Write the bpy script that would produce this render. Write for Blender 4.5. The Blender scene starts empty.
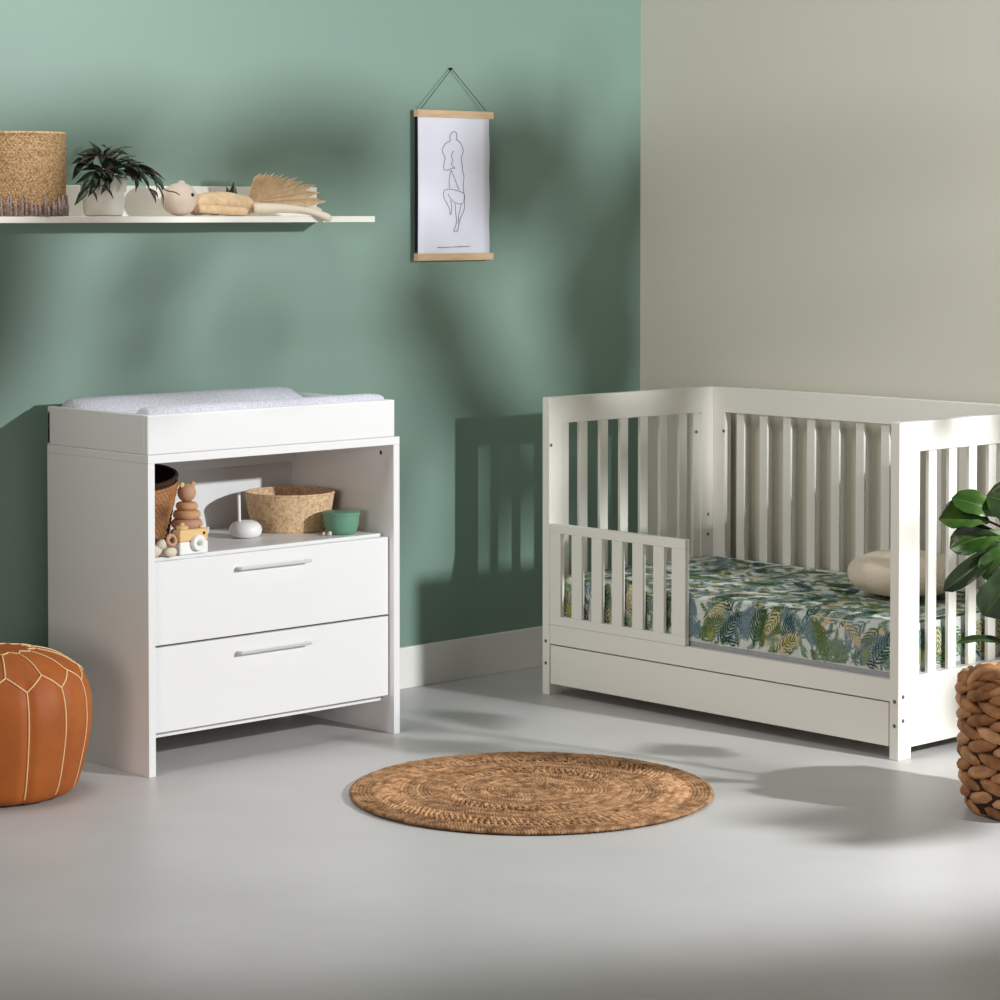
import bpy, math, random
from mathutils import Vector, Matrix, noise
random.seed(7)
PI = math.pi
S = bpy.context.scene
COL = S.collection

# ------------------------------------------------------------------ helpers
def lin(c):
    c = c / 255.0
    return c / 12.92 if c <= .04045 else ((c + .055) / 1.055) ** 2.4
def rgb(r, g, b): return (lin(r), lin(g), lin(b), 1)

MATS = {}
def mat(name, col, rough=.5, spec=.5, bump=None, var=None, extra=None):
    """Principled material; bump=(scale, strength, distance); var=(scale, other colour, low, high)."""
    if name in MATS: return MATS[name]
    m = bpy.data.materials.new(name); m.use_nodes = True
    nt = m.node_tree; bs = nt.nodes['Principled BSDF']
    bs.inputs['Base Color'].default_value = col
    bs.inputs['Roughness'].default_value = rough
    bs.inputs['Specular IOR Level'].default_value = spec
    tc = nt.nodes.new('ShaderNodeTexCoord')
    if var:
        n = nt.nodes.new('ShaderNodeTexNoise'); n.inputs['Scale'].default_value = var[0]; n.inputs['Detail'].default_value = 6
        mp = nt.nodes.new('ShaderNodeMapping')
        if len(var) > 4: mp.inputs['Scale'].default_value = var[4]
        nt.links.new(tc.outputs['Object'], mp.inputs['Vector']); nt.links.new(mp.outputs['Vector'], n.inputs['Vector'])
        r = nt.nodes.new('ShaderNodeValToRGB'); r.color_ramp.elements[0].position = var[2]; r.color_ramp.elements[1].position = var[3]
        r.color_ramp.elements[0].color = col; r.color_ramp.elements[1].color = var[1]
        nt.links.new(n.outputs['Fac'], r.inputs['Fac']); nt.links.new(r.outputs['Color'], bs.inputs['Base Color'])
    if bump:
        n = nt.nodes.new('ShaderNodeTexNoise'); n.inputs['Scale'].default_value = bump[0]; n.inputs['Detail'].default_value = 4
        nt.links.new(tc.outputs['Object'], n.inputs['Vector'])
        b = nt.nodes.new('ShaderNodeBump'); b.inputs['Strength'].default_value = bump[1]; b.inputs['Distance'].default_value = bump[2]
        nt.links.new(n.outputs['Fac'], b.inputs['Height']); nt.links.new(b.outputs['Normal'], bs.inputs['Normal'])
    MATS[name] = m
    return m

class MB:
    def __init__(s): s.v = []; s.f = []; s.m = []
    def add(s, vs, fs, mi=0):
        o = len(s.v); s.v += [tuple(v) for v in vs]; s.f += [tuple(i + o for i in f) for f in fs]; s.m += [mi] * len(fs)
    def box(s, x0, x1, y0, y1, z0, z1, mi=0):
        x0, x1 = min(x0, x1), max(x0, x1); y0, y1 = min(y0, y1), max(y0, y1); z0, z1 = min(z0, z1), max(z0, z1)
        s.add([(x, y, z) for z in (z0, z1) for y in (y0, y1) for x in (x0, x1)],
              [(0, 2, 3, 1), (4, 5, 7, 6), (0, 1, 5, 4), (2, 6, 7, 3), (0, 4, 6, 2), (1, 3, 7, 5)], mi); return s
    def tube(s, pts, rad, n=8, mi=0, closed=False, flat=1.0, up=None):
        pts = [Vector(p) for p in pts]; N = len(pts)
        if not isinstance(rad, (list, tuple)): rad = [rad] * N
        rings = []; prev = None
        for i, p in enumerate(pts):
            if closed: t = pts[(i + 1) % N] - pts[i - 1]
            else: t = pts[min(i + 1, N - 1)] - pts[max(i - 1, 0)]
            if t.length < 1e-9: t = Vector((0, 0, 1))
            t.normalize()
            if prev is None:
                a = Vector(up) if up else (Vector((0, 0, 1)) if abs(t.z) < .9 else Vector((1, 0, 0)))
            else: a = prev
            a = a - t * a.dot(t)
            if a.length < 1e-6: a = t.orthogonal()
            a.normalize(); prev = a; b = t.cross(a)
            rings.append([p + (a * math.cos(2 * PI * k / n) * flat + b * math.sin(2 * PI * k / n)) * rad[i] for k in range(n)])
        vs = [v for r in rings for v in r]; fs = []
        for i in range(N if closed else N - 1):
            for k in range(n):
                j = (i + 1) % N
                fs.append((i * n + k, i * n + (k + 1) % n, j * n + (k + 1) % n, j * n + k))
        if not closed:
            fs.append(tuple(range(n))[::-1]); fs.append(tuple((N - 1) * n + k for k in range(n)))
        s.add(vs, fs, mi); return s
    def lathe(s, prof, c=(0, 0, 0), n=48, mi=0, sx=1, sy=1, M=None, cap0=True, cap1=True):
        vs = []; fs = []
        for r, z in prof:
            for k in range(n):
                a = 2 * PI * k / n; p = Vector((r * sx * math.cos(a), r * sy * math.sin(a), z))
                if M is not None: p = M @ p
                vs.append(p + Vector(c))
        for i in range(len(prof) - 1):
            for k in range(n):
                fs.append((i * n + k, i * n + (k + 1) % n, (i + 1) * n + (k + 1) % n, (i + 1) * n + k))
        if cap0: fs.append(tuple(range(n))[::-1])
        if cap1: fs.append(tuple((len(prof) - 1) * n + k for k in range(n)))
        s.add(vs, fs, mi); return s
    def ell(s, c, r, n=24, m=14, mi=0, M=None, lump=0, seed=0):
        vs = []; fs = []
        for i in range(m + 1):
            ph = PI * i / m
            for k in range(n):
                a = 2 * PI * k / n; p = Vector((r[0] * math.sin(ph) * math.cos(a), r[1] * math.sin(ph) * math.sin(a), r[2] * math.cos(ph)))
                if lump: p *= 1 + lump * noise.noise(p * 30 + Vector((seed, 0, 0)))
                if M is not None: p = M @ p
                vs.append(p + Vector(c))
        for i in range(m):
            for k in range(n): fs.append((i * n + k, (i + 1) * n + k, (i + 1) * n + (k + 1) % n, i * n + (k + 1) % n))
        s.add(vs, fs, mi); return s
    def frame(s, us, zs, open_cells, lo, hi, axis='x', mi=0):
        # one-piece slab between lo and hi with rectangular openings; us along x (or y), zs up
        full = {(i, j) for i in range(len(us) - 1) for j in range(len(zs) - 1)} - set(open_cells)
        idx = {}; vs = []
        def V(i, j, k):
            if (i, j, k) not in idx:
                idx[(i, j, k)] = len(vs); c = (lo, hi)[k]
                vs.append((us[i], c, zs[j]) if axis == 'x' else (c, us[i], zs[j]))
            return idx[(i, j, k)]
        fs = []
        for (i, j) in full:
            for k in (0, 1):
                q = [V(i, j, k), V(i + 1, j, k), V(i + 1, j + 1, k), V(i, j + 1, k)]
                fs.append(tuple(q if (k == 0) == (axis == 'x') else q[::-1]))
            for (di, dj, a, b) in ((-1, 0, (i, j + 1), (i, j)), (1, 0, (i + 1, j), (i + 1, j + 1)), (0, -1, (i, j), (i + 1, j)), (0, 1, (i + 1, j + 1), (i, j + 1))):
                if (i + di, j + dj) not in full:
                    q = [V(*a, 0), V(*a, 1), V(*b, 1), V(*b, 0)]
                    fs.append(tuple(q if axis == 'x' else q[::-1]))
        s.add(vs, fs, mi); return s
    def build(s, name, mats, parent=None, smooth=False, bevel=0, org=None, seg=2, solid=0, auto=None):
        if org is None: org = ORG.get(parent.name, Vector((0, 0, 0))) if parent else Vector((0, 0, 0))
        org = Vector(org)
        me = bpy.data.meshes.new(name)
        me.from_pydata([tuple(Vector(v) - org) for v in s.v], [], s.f)
        if not isinstance(mats, (list, tuple)): mats = [mats]
        for m in mats: me.materials.append(m)
        me.polygons.foreach_set('material_index', s.m)
        if smooth or auto: me.polygons.foreach_set('use_smooth', [True] * len(s.f))
        me.update()
        o = bpy.data.objects.new(name, me); COL.objects.link(o)
        if parent: o.parent = parent
        else: o.location = org
        ORG[o.name] = org
        if solid:
            d = o.modifiers.new('s', 'SOLIDIFY'); d.thickness = solid; d.offset = 0
        if bevel:
            b = o.modifiers.new('b', 'BEVEL'); b.width = bevel; b.segments = seg; b.limit_method = 'ANGLE'; b.angle_limit = math.radians(50)
            b.harden_normals = False
        if auto:
            me.set_sharp_from_angle(angle=math.radians(auto))
        return o
ORG = {}
def thing(name, loc, label, cat, group=None):
    o = bpy.data.objects.new(name, None); COL.objects.link(o); o.location = loc; o.empty_display_size = .05
    ORG[o.name] = Vector(loc); return tag(o, label, cat, group)
def tag(o, label, cat, group=None):
    o['label'] = label; o['category'] = cat
    if group: o['group'] = group
    return o
def struct(o): o['kind'] = 'structure'; return o
def bez(p0, p1, p2, n=10):
    p0, p1, p2 = Vector(p0), Vector(p1), Vector(p2)
    return [(1 - t) ** 2 * p0 + 2 * t * (1 - t) * p1 + t * t * p2 for t in [i / n for i in range(n + 1)]]
def crom(P, n=6):
    P = [Vector(p) for p in P]; Q = [P[0]] + P + [P[-1]]; out = []
    for i in range(1, len(Q) - 2):
        a, b, c, d = Q[i - 1:i + 3]
        for k in range(n):
            t = k / n
            out.append(.5 * ((2 * b) + (c - a) * t + (2 * a - 5 * b + 4 * c - d) * t * t + (3 * b - a - 3 * c + d) * t ** 3))
    out.append(P[-1]); return out

# ------------------------------------------------------------------ materials
M_floor = mat('polished_concrete', rgb(187, 184, 182), .40, .45, bump=(9, .05, .01), var=(1.6, rgb(204, 201, 199), .3, .75))
M_green = mat('green_paint', rgb(122, 148, 135), .5, .5, bump=(260, .12, .002))
M_beige = mat('beige_paint', rgb(208, 205, 192), .7, .3, bump=(260, .1, .002))
M_base = mat('baseboard_paint', rgb(238, 236, 230), .35, .5)
M_dress = mat('dresser_white', rgb(232, 231, 231), .38, .45)
M_crib = mat('crib_white', rgb(236, 233, 225), .36, .5)
M_ceil = mat('shelf_white', rgb(238, 234, 224), .45, .4)
M_steel = mat('brushed_steel', rgb(214, 214, 216), .4, .5); M_steel.node_tree.nodes['Principled BSDF'].inputs['Metallic'].default_value = .45
M_bolt = mat('bolt_metal', rgb(120, 118, 114), .4, .5); M_bolt.node_tree.nodes['Principled BSDF'].inputs['Metallic'].default_value = .8
M_hole = mat('dark_hole', rgb(40, 34, 30), .7, .2)
M_pad = mat('pad_cotton', rgb(218, 218, 226), .95, .1, bump=(300, .5, .004), var=(230, rgb(190, 190, 202), .42, .6))
M_leather = mat('tan_leather', rgb(176, 97, 38), .58, .3, bump=(55, .25, .004), var=(7, rgb(156, 80, 32), .35, .7))
M_stitch = mat('cream_stitching', rgb(236, 200, 152), .8, .2)
M_jute = mat('jute_braid', rgb(184, 142, 104), .9, .15, bump=(500, .4, .002), var=(45, rgb(122, 88, 60), .36, .66))
M_jutel = mat('jute_pale', rgb(206, 160, 118), .85, .2, bump=(500, .4, .002), var=(45, rgb(140, 100, 68), .38, .64))
M_juted = mat('jute_backing', rgb(66, 44, 30), .95, .1)
M_hyac = mat('water_hyacinth', rgb(178, 124, 80), .55, .3, bump=(90, .5, .004), var=(16, rgb(112, 72, 44), .38, .7))
M_hyac2 = mat('water_hyacinth_pale', rgb(204, 154, 110), .5, .35, bump=(90, .5, .004), var=(20, rgb(150, 104, 68), .4, .7))
M_sea = mat('seagrass', rgb(228, 198, 162), .8, .2, bump=(300, .4, .003), var=(110, rgb(194, 158, 120), .4, .65))
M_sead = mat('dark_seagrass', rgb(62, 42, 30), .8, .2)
M_seash = mat('shelf_basket_straw', rgb(222, 186, 140), .85, .2, bump=(300, .4, .003), var=(190, rgb(160, 124, 86), .4, .62))
M_fringe = mat('mauve_fringe', rgb(176, 160, 156), .95, .1, var=(200, rgb(138, 118, 116), .4, .6))
M_pot = mat('cream_ceramic', rgb(236, 232, 220), .45, .4)
M_soil = mat('potting_soil', rgb(50, 38, 28), 1, .1)
M_leafd = mat('dark_leaf', rgb(38, 52, 36), .4, .4, var=(30, rgb(60, 78, 52), .4, .65))
M_leafp = mat('leaf_plum', rgb(62, 46, 42), .45, .4)
M_fig = mat('fig_leaf', rgb(46, 74, 28), .3, .5, var=(18, rgb(80, 108, 44), .42, .75))
M_figd = mat('fig_leaf_dark', rgb(34, 50, 26), .34, .5, var=(18, rgb(46, 66, 32), .4, .7))
M_vein = mat('fig_vein', rgb(92, 120, 68), .5, .3)
M_bark = mat('bark', rgb(96, 74, 52), .9, .2)
M_doll = mat('doll_knit', rgb(214, 196, 180), .95, .1, bump=(400, .5, .003))
M_sand = mat('sand_linen', rgb(224, 196, 160), .9, .1, bump=(120, .6, .006), var=(40, rgb(208, 176, 138), .4, .7))
M_palmd = mat('dried_palm', rgb(228, 202, 166), .8, .2, var=(60, rgb(208, 180, 142), .4, .7))
M_black = mat('black_bead', rgb(16, 15, 14), .3, .5)
M_paper = mat('poster_paper', rgb(226, 226, 238), .8, .2)
M_ink = mat('grey_ink', rgb(112, 110, 118), .8, .1)
M_oak = mat('light_oak', rgb(214, 184, 150), .6, .3, var=(12, rgb(198, 164, 128), .35, .7, (1, 8, 8)))
M_matblack = mat('matt_black', rgb(22, 24, 24), .7, .2)
M_wood1 = mat('beech_pink', rgb(196, 152, 124), .6, .25)
M_wood2 = mat('beech_tan', rgb(204, 158, 118), .6, .25)
M_wood3 = mat('beech_honey', rgb(228, 190, 134), .55, .3)
M_cream = mat('cream_knit', rgb(222, 210, 190), .95, .1)
M_white = mat('toy_white', rgb(240, 239, 236), .45, .4)
M_greyl = mat('lens_grey', rgb(176, 174, 172), .4, .4)
M_bowl = mat('jade_plastic', rgb(104, 152, 126), .42, .4)
M_cap = mat('blue_grey_cap', rgb(120, 142, 156), .4, .4)
M_cush = mat('oat_linen', rgb(222, 208, 190), .95, .1, bump=(420, .4, .002), var=(220, rgb(212, 196, 176), .4, .65))
M_supp = mat('support_grey', rgb(166, 166, 170), .6, .3)

# ------------------------------------------------------------------ room shell
struct(MB().box(-7.5, .1, -7, .1, -.08, 0).build('floor', M_floor))
struct(MB().box(-7.5, 0, 0, .1, 0, 2.75).build('wall_back', M_green))
struct(MB().box(0, .1, -7, .1, 0, 2.75).build('wall_right', M_beige))
struct(MB().box(-7.5, -.015, -.015, 0, 0, .127).build('baseboard_back', M_base, bevel=.002))
struct(MB().box(-.015, 0, -7, 0, 0, .127).build('baseboard_right', M_base, bevel=.002))

# ------------------------------------------------------------------ changing dresser
DX0, DX1, DYF, DYB, DZ = -2.374, -1.517, -.5225, -.061, .8325
dr = thing('changing_dresser', ((DX0 + DX1) / 2, -.29, 0), 'white two-drawer changing dresser with open shelf, standing against green wall', 'dresser')
for x in (DX0, DX1 - .022):
    MB().box(x, x + .022, DYF + .0004, DYB, 0, DZ - .022).build('side_panel', M_dress, dr, bevel=.0012)
MB().box(DX0, DX1, DYF, DYB, DZ - .022, DZ).build('top_panel', M_dress, dr, bevel=.0015)
MB().box(DX0 + .022, DX1 - .022, DYF + .045, DYB - .004, .538, .56).build('shelf_board', M_dress, dr, bevel=.001)
MB().box(DX0 + .022, DX1 - .022, DYB - .010, DYB - .002, .02, DZ - .022).build('back_panel', M_dress, dr)
MB().box(DX0 + .022, DX1 - .022, DYB - .030, DYB - .010, .735, DZ - .022).build('back_rail', M_dress, dr, bevel=.001)
MB().box(DX0 + .022, DX1 - .022, DYF + .045, DYB - .01, .090, .103).build('bottom_board', M_dress, dr, bevel=.001)
for z0, z1, hz in ((.335, .552, .5145), (.1075, .3295, .290)):
    d = MB().box(DX0 + .024, DX1 - .024, DYF + .020, DYF + .038, z0, z1)
    d.box(DX0 + .04, DX1 - .04, DYF + .038, DYB - .05, z0 + .02, z1 - .05)
    d = d.build('drawer', M_dress, dr, bevel=.0012)
    h = MB().box(-2.075, -1.835, DYF - .003, DYF + .003, hz - .005, hz + .0045)
    for x in (-2.075, -1.843): h.box(x, x + .008, DYF + .003, DYF + .020, hz - .003, hz + .003)
    h = h.build('handle', M_steel, d, bevel=.0012); h['label'] = 'slim pale metal bar handle'
MB().lathe([(.004, 0), (.004, .0012)], (DX1 - .0232, -.468, .785), 16, M=Matrix.Rotation(PI / 2, 3, 'Y') @ Matrix.Diagonal((1.6, 1, 1))).build('peg_hole', M_hole, dr)

# changing tray on top
tr = thing('changing_tray', ((DX0 + DX1) / 2, -.29, DZ), 'white open changing tray surround sitting on top of the dresser', 'tray')
TX0, TX1, TYF, TYB, TZ0, TZ1 = DX0 + .001, DX1 - .016, DYF + .002, DYB, DZ + .0003, .936
MB().box(TX0, TX1, TYF, TYF + .016, TZ0, TZ1).build('front_panel', M_dress, tr, bevel=.004, seg=3)
MB().box(TX0, TX1, TYB - .016, TYB, TZ0, TZ1 - .012).build('back_panel', M_dress, tr, bevel=.004, seg=3)
for x in (TX0, TX1 - .016): MB().box(x, x + .016, TYF + .016, TYB - .016 + (.015 if x == TX0 else 0), TZ0, TZ1).build('side_panel', M_dress, tr, bevel=.003, seg=3)

# contoured changing pad: cross-section in y, raised long edges
def pad():
    prof = [(-.503, .836), (-.503, .928), (-.494, .948), (-.478, .954), (-.455, .951), (-.42, .926), (-.36, .898), (-.29, .890), (-.22, .898),
            (-.19, .930), (-.135, .952), (-.112, .958), (-.093, .952), (-.086, .930), (-.086, .836)]
    xs = [(TX0 + .019, .55), (TX0 + .026, .9), (TX0 + .045, 1.0), (-2.2, 1.0), (-2.0, 1.0), (-1.8, 1.0), (-1.64, 1.0), (-1.59, .97), (-1.572, .82), (TX1 - .020, .66)]
    vs = []; fs = []; n = len(prof)
    for i, (x, k) in enumerate(xs):
        for y, z in prof:
            zz = z if z < .84 else .836 + (z - .836) * (k if y > -.3 else (1 - (1 - k) * .12))
            vs.append((x, y, zz))
    for i in range(len(xs) - 1):
        for j in range(n - 1): fs.append((i * n + j, i * n + j + 1, (i + 1) * n + j + 1, (i + 1) * n + j))
        fs.append((i * n + n - 1, i * n, (i + 1) * n, (i + 1) * n + n - 1))
    fs.append(tuple(range(n))[::-1]); fs.append(tuple((len(xs) - 1) * n + j for j in range(n)))
    b = MB(); b.add(vs, fs); return b
o = pad().build('changing_pad', M_pad, smooth=True, org=(-1.94, -.29, .8365), auto=60)
tag(o, 'grey flecked contoured changing pad lying inside the white tray', 'changing pad')

# ------------------------------------------------------------------ wall shelf and things on it
SZ = 1.446
ws = thing('wall_shelf', (-2.1, 0, SZ), 'long white picture ledge shelf fixed to the green wall', 'shelf')
MB().box(-3.0, -1.384, -.263, -.0, SZ - .017, SZ).build('shelf_board', M_ceil, ws, bevel=.0012)
MB().box(-3.0, -1.401, -.02, 0, SZ, 1.531).build('back_panel', M_ceil, ws, bevel=.0012)

def woven_lathe(b, prof, c, step=.006, wid=.008, amp=.0022, mi=0, M=None, n=None, sx=1, sy=1, jitter=.0006, seed=1):
    """Basket wall: profile of (radius, height) resampled into stacked coils with a wavy weave relief."""
    P = []; 
    for (r0, z0), (r1, z1) in zip(prof, prof[1:]):
        L = math.hypot(r1 - r0, z1 - z0); k = max(1, round(L / (step / 4)))
        for i in range(k): P.append((r0 + (r1 - r0) * i / k, z0 + (z1 - z0) * i / k))
    P.append(prof[-1]); rmax = max(r for r, z in prof)
    n = n or int(2 * PI * rmax / wid) * 4
    vs = []; rnd = random.Random(seed)
    for i, (r, z) in enumerate(P):
        row = i // 4; ph = (row % 2) * PI; cr = abs(math.sin((i % 4 + .5) / 4 * PI))
        for k in range(n):
            a = 2 * PI * k / n
            rr = r + amp * cr * (.45 + .55 * math.sin(a * n / 4 + ph)) + rnd.uniform(-jitter, jitter)
            p = Vector((rr * sx * math.cos(a), rr * sy * math.sin(a), z))
            if M is not None: p = M @ p
            vs.append(p + Vector(c))
    fs = [(i * n + k, i * n + (k + 1) % n, (i + 1) * n + (k + 1) % n, (i + 1) * n + k) for i in range(len(P) - 1) for k in range(n)]
    fs.append(tuple(range(n))[::-1])
    b.add(vs, fs, mi)

# fringed straw basket, cropped at the left
bk = thing('straw_basket', (-2.509, -.135, SZ), 'woven straw basket with mauve fringe at the left end of wall shelf', 'basket')
b = MB(); woven_lathe(b, [(.115, .001), (.120, .03), (.1225, .10), (.1225, .215)], (-2.509, -.135, SZ), step=.0065, wid=.010, amp=.003, seed=3)
b.build('body', M_seash, bk, smooth=True, solid=.003)
b = MB(); b.tube([(-2.509 + .1235 * math.cos(a), -.135 + .1235 * math.sin(a), SZ + .216) for a in [2 * PI * i / 40 for i in range(40)]], .005, 8, closed=True)
b.build('rim', M_seash, bk, smooth=True)
b = MB(); rnd = random.Random(5)
for i in range(64):
    a = 2 * PI * (i + rnd.uniform(-.3, .3)) / 64; h = rnd.uniform(.026, .058)
    r0 = .1265; x, y = math.cos(a), math.sin(a)
    b.tube([(-2.509 + x * (r0 + .001), -.135 + y * (r0 + .001), SZ + h), (-2.509 + x * (r0 + .003), -.135 + y * (r0 + .003), SZ + h * .5), (-2.509 + x * (r0 + .0005), -.135 + y * (r0 + .0005), SZ + .002)],
           [.002, .0042, .0055], 5)
b.build('fringe', M_fringe, bk, smooth=True)

# pot plant
def leaf_mesh(b, base, tip, normal, width, mi=0, curl=.0, fold=.12, shape='lance', n=8, m=3, sag=0.0, ripple=0.0, seed=0):
    base, tip = Vector(base), Vector(tip); ax = tip - base; L = ax.length; ax.normalize()
    nn = Vector(normal); nn = (nn - ax * nn.dot(ax)).normalized(); sd = ax.cross(nn)
    vs = []; fs = []; K = 2 * m + 1
    for i in range(n + 1):
        t = i / n
        if shape == 'lance': w = math.sin(PI * min(1, t * 1.0) ** .75) * (1 - t * .25)
        elif shape == 'fig': w = (.16 + .84 * math.sin(PI * (t ** 1.25)) ** .6) * (.62 + .38 * t) * (1 if t < .98 else .3)
        elif shape == 'fan': w = t ** .8 * (1.0 if t < .75 else 1 - (t - .75) * 2.6)
        else: w = math.sin(PI * t) ** .5
        if t in (0, 1): w = .05
        for j in range(-m, m + 1):
            q = j / m
            off = nn * (-sag * L * t * t + curl * L * math.sin(PI * t) + fold * width * abs(q) * w + ripple * width * w * abs(q) * math.sin(t * 17 + j * 2.1 + seed))
            vs.append(base + ax * (L * t) + sd * (q * w * width * .5) + off)
    for i in range(n):
        for j in range(K - 1): fs.append((i * K + j, i * K + j + 1, (i + 1) * K + j + 1, (i + 1) * K + j))
    b.add(vs, fs, mi)

PC = Vector((-2.238, -.135, SZ))
pp = thing('potted_plant', PC, 'trailing dark-leaved plant in a cream banded pot on the wall shelf', 'plant')
MB().lathe([(.046, .0005), (.052, .004), (.0555, .02), (.0568, .064), (.0568, .0645), (.0612, .066), (.0618, .069), (.0618, .103), (.058, .107), (.055, .105), (.0545, .09)], PC, 48, cap1=False).build('pot', M_pot, pp, smooth=True, auto=40)
MB().lathe([(.0, .0955), (.0545, .096)], PC, 32, cap0=False, cap1=False).build('soil', M_soil, pp)
b = MB(); st = MB(); rnd = random.Random(11)
trail = [((-.02, -.03, .10), (-.07, -.06, .15), (-.10, -.075, .075)), ((-.01, -.03, .10), (-.05, -.07, .16), (-.07, -.08, .07)),
         ((.02, -.02, .10), (.09, -.05, .17), (.125, -.07, .085)), ((.02, -.02, .10), (.07, -.04, .16), (.10, -.07, .075)),
         ((0, -.03, .10), (.0, -.08, .17), (-.03, -.085, .10)), ((0, 0, .10), (.01, -.02, .18), (.05, -.06, .14)),
         ((0, 0, .10), (-.02, -.02, .20), (-.05, -.03, .16)), ((0, 0, .10), (.03, .02, .2), (.06, .04, .17)),
         ((.01, 0, .10), (.02, -.07, .16), (.035, -.085, .108)), ((0, -.01, .10), (-.04, .02, .18), (-.07, .03, .13))]
for k, (p0, p1, p2) in enumerate(trail):
    P = bez(PC + Vector(p0), PC + Vector(p1), PC + Vector(p2), 12)
    st.tube(P, .0014, 5)
    for i in range(2, 13):
        for sgn in (-1, 1):
            if rnd.random() < .38: continue
            t = (P[min(12, i + 1)] - P[i - 1]).normalized()
            side = t.cross(Vector((0, 0, 1))).normalized() * sgn
            dirv = (t * rnd.uniform(.5, 1) + side * rnd.uniform(.3, .9) + Vector((0, -.2, rnd.uniform(-.7, .15)))).normalized()
            L = rnd.uniform(.042, .068)
            tip = P[i] + dirv * L
            if tip.z < SZ + .02 or tip.y > -.03: continue
            leaf_mesh(b, P[i], tip, Vector((rnd.uniform(-.5, .5), -.6, rnd.uniform(.3, 1))), L * .36, mi=0 if rnd.random() < .75 else 1, curl=.06, fold=.25, n=6, m=2)
b.build('foliage', [M_leafd, M_leafp], pp, smooth=True)
# one trailing tendril reaching the doll
st.tube(crom([PC + Vector(p) for p in ((.02, -.02, .10), (.07, -.05, .125), (.115, -.07, .10), (.15, -.075, .072), (.185, -.07, .066), (.205, -.065, .058))], 5), .0018, 5)
st.build('stem', M_leafd, pp, smooth=True)

# knitted doll lying on shelf
HD = Vector((-1.992, -.145, SZ + .047))
dl = thing('soft_doll', (-1.9, -.15, SZ), 'soft doll with a beige knitted head and sand linen body lying on shelf', 'doll')
MB().ell(HD, (.054, .046, .0455), 32, 20, lump=.03).ell(HD + Vector((.006, 0, .042)), (.012, .012, .010), 16, 8).build('head', M_doll, dl, smooth=True)
MB().ell(HD + Vector((.012, -.044, .012)), (.0052, .003, .0052), 14, 8).build('eye', M_black, dl, smooth=True)
b = MB()
P = crom([(-1.965, -.15, SZ + .030), (-1.93, -.152, SZ + .034), (-1.86, -.155, SZ + .036), (-1.80, -.155, SZ + .033), (-1.76, -.155, SZ + .030), (-1.742, -.155, SZ + .028)], 5)
b.tube(P, [.012, .02, .026, .0285, .030, .031, .032, .0325, .033, .0335, .0335, .033, .032, .0315, .031, .030, .029, .0285, .028, .027, .024, .021, .018, .014, .010, .006][:len(P)], 18, flat=.95)
for i, v in enumerate(b.v):
    v = Vector(v); d = noise.noise(v * 28) * .004 + noise.noise(v * 70) * .0015; b.v[i] = (v.x, v.y + d, max(SZ + .001, v.z + d))
b.build('body', M_sand, dl, smooth=True)
b = MB().tube(crom([(-1.955, -.185, SZ + .022), (-1.90, -.197, SZ + .018), (-1.85, -.200, SZ + .014), (-1.80, -.198, SZ + .013)], 5), [.013] * 14 + [.011, .008], 10)
b.build('arm', M_sand, dl, smooth=True)
b = MB().tube(crom([(-1.765, -.16, SZ + .024), (-1.70, -.175, SZ + .024), (-1.62, -.20, SZ + .018), (-1.545, -.215, SZ + .014)], 5), [.013, .0145, .0145, .014, .013, .0125, .012, .0115, .011, .0105, .010, .010, .0105, .012, .0115, .007], 12)
b.build('leg', M_cream, dl, smooth=True)
b = MB().tube(crom([(-1.765, -.185, SZ + .022), (-1.70, -.225, SZ + .022), (-1.63, -.262, SZ + .014), (-1.572, -.292, SZ - .008)], 5), [.013, .0145, .0145, .014, .013, .0125, .012, .0115, .011, .0105, .010, .010, .0105, .012, .0115, .007], 12)
b.build('leg', M_cream, dl, smooth=True)

# dried palm leaf resting on the doll's legs
def fan_leaf(b, base, ax, nrm, L, w, ribs=13):
    ax = Vector(ax).normalized(); nrm = Vector(nrm); nrm = (nrm - ax * nrm.dot(ax)).normalized(); sd = ax.cross(nrm)
    base = Vector(base)
    for k in range(ribs):
        a0 = -.16 + 1.75 * k / ribs; a1 = -.16 + 1.75 * (k + 1) / ribs; am = (a0 + a1) / 2
        Lk = 1 / math.sqrt((math.cos(am) / L) ** 2 + (math.sin(am) / (L * .36)) ** 2) * (1 + .05 * (k % 2))
        def pt(a, r, lift=0): 
            ang = a * w
            return base + ax * (math.cos(ang) * r) + sd * (math.sin(ang) * r) + nrm * (lift - .10 * r * a * a)
        vs = [pt(a0, .004), pt(am, .004, .001), pt(a1, .004),
              pt(a0, Lk * .5), pt(am, Lk * .5, .0055), pt(a1, Lk * .5),
              pt(a0, Lk * .86), pt(am, Lk * .88, .008), pt(a1, Lk * .86),
              pt(am, Lk * 1.04, .002)]
        b.add(vs, [(0, 1, 4, 3), (1, 2, 5, 4), (3, 4, 7, 6), (4, 5, 8, 7), (6, 7, 9), (7, 8, 9)])
pl = thing('dried_palm_leaf', (-1.74, -.16, SZ), 'dried tan palm leaf fan lying over the doll legs on shelf', 'dried leaf')
b = MB(); fan_leaf(b, (-1.752, -.135, SZ + .038), (1, -.12, .0), (0, .93, .36), .245, 1.0, 15)
b.build('leaf', M_palmd, pl, smooth=False, solid=.0015)
b = MB().tube(crom([(-1.81, -.115, SZ + .043), (-1.775, -.122, SZ + .052), (-1.743, -.13, SZ + .046)], 4), [.003] * 9, 6).build('stalk', M_palmd, pl, smooth=True)
b = MB(); leaf_mesh(b, (-1.765, -.075, SZ + .03), (-1.748, -.072, SZ + .098), (-.4, -1, .2), .03, curl=.1, fold=.3, n=8, m=2)
leaf_mesh(b, (-1.765, -.075, SZ + .03), (-1.775, -.072, SZ + .085), (-.4, -1, .2), .022, curl=.1, fold=.3, n=8, m=2)
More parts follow.
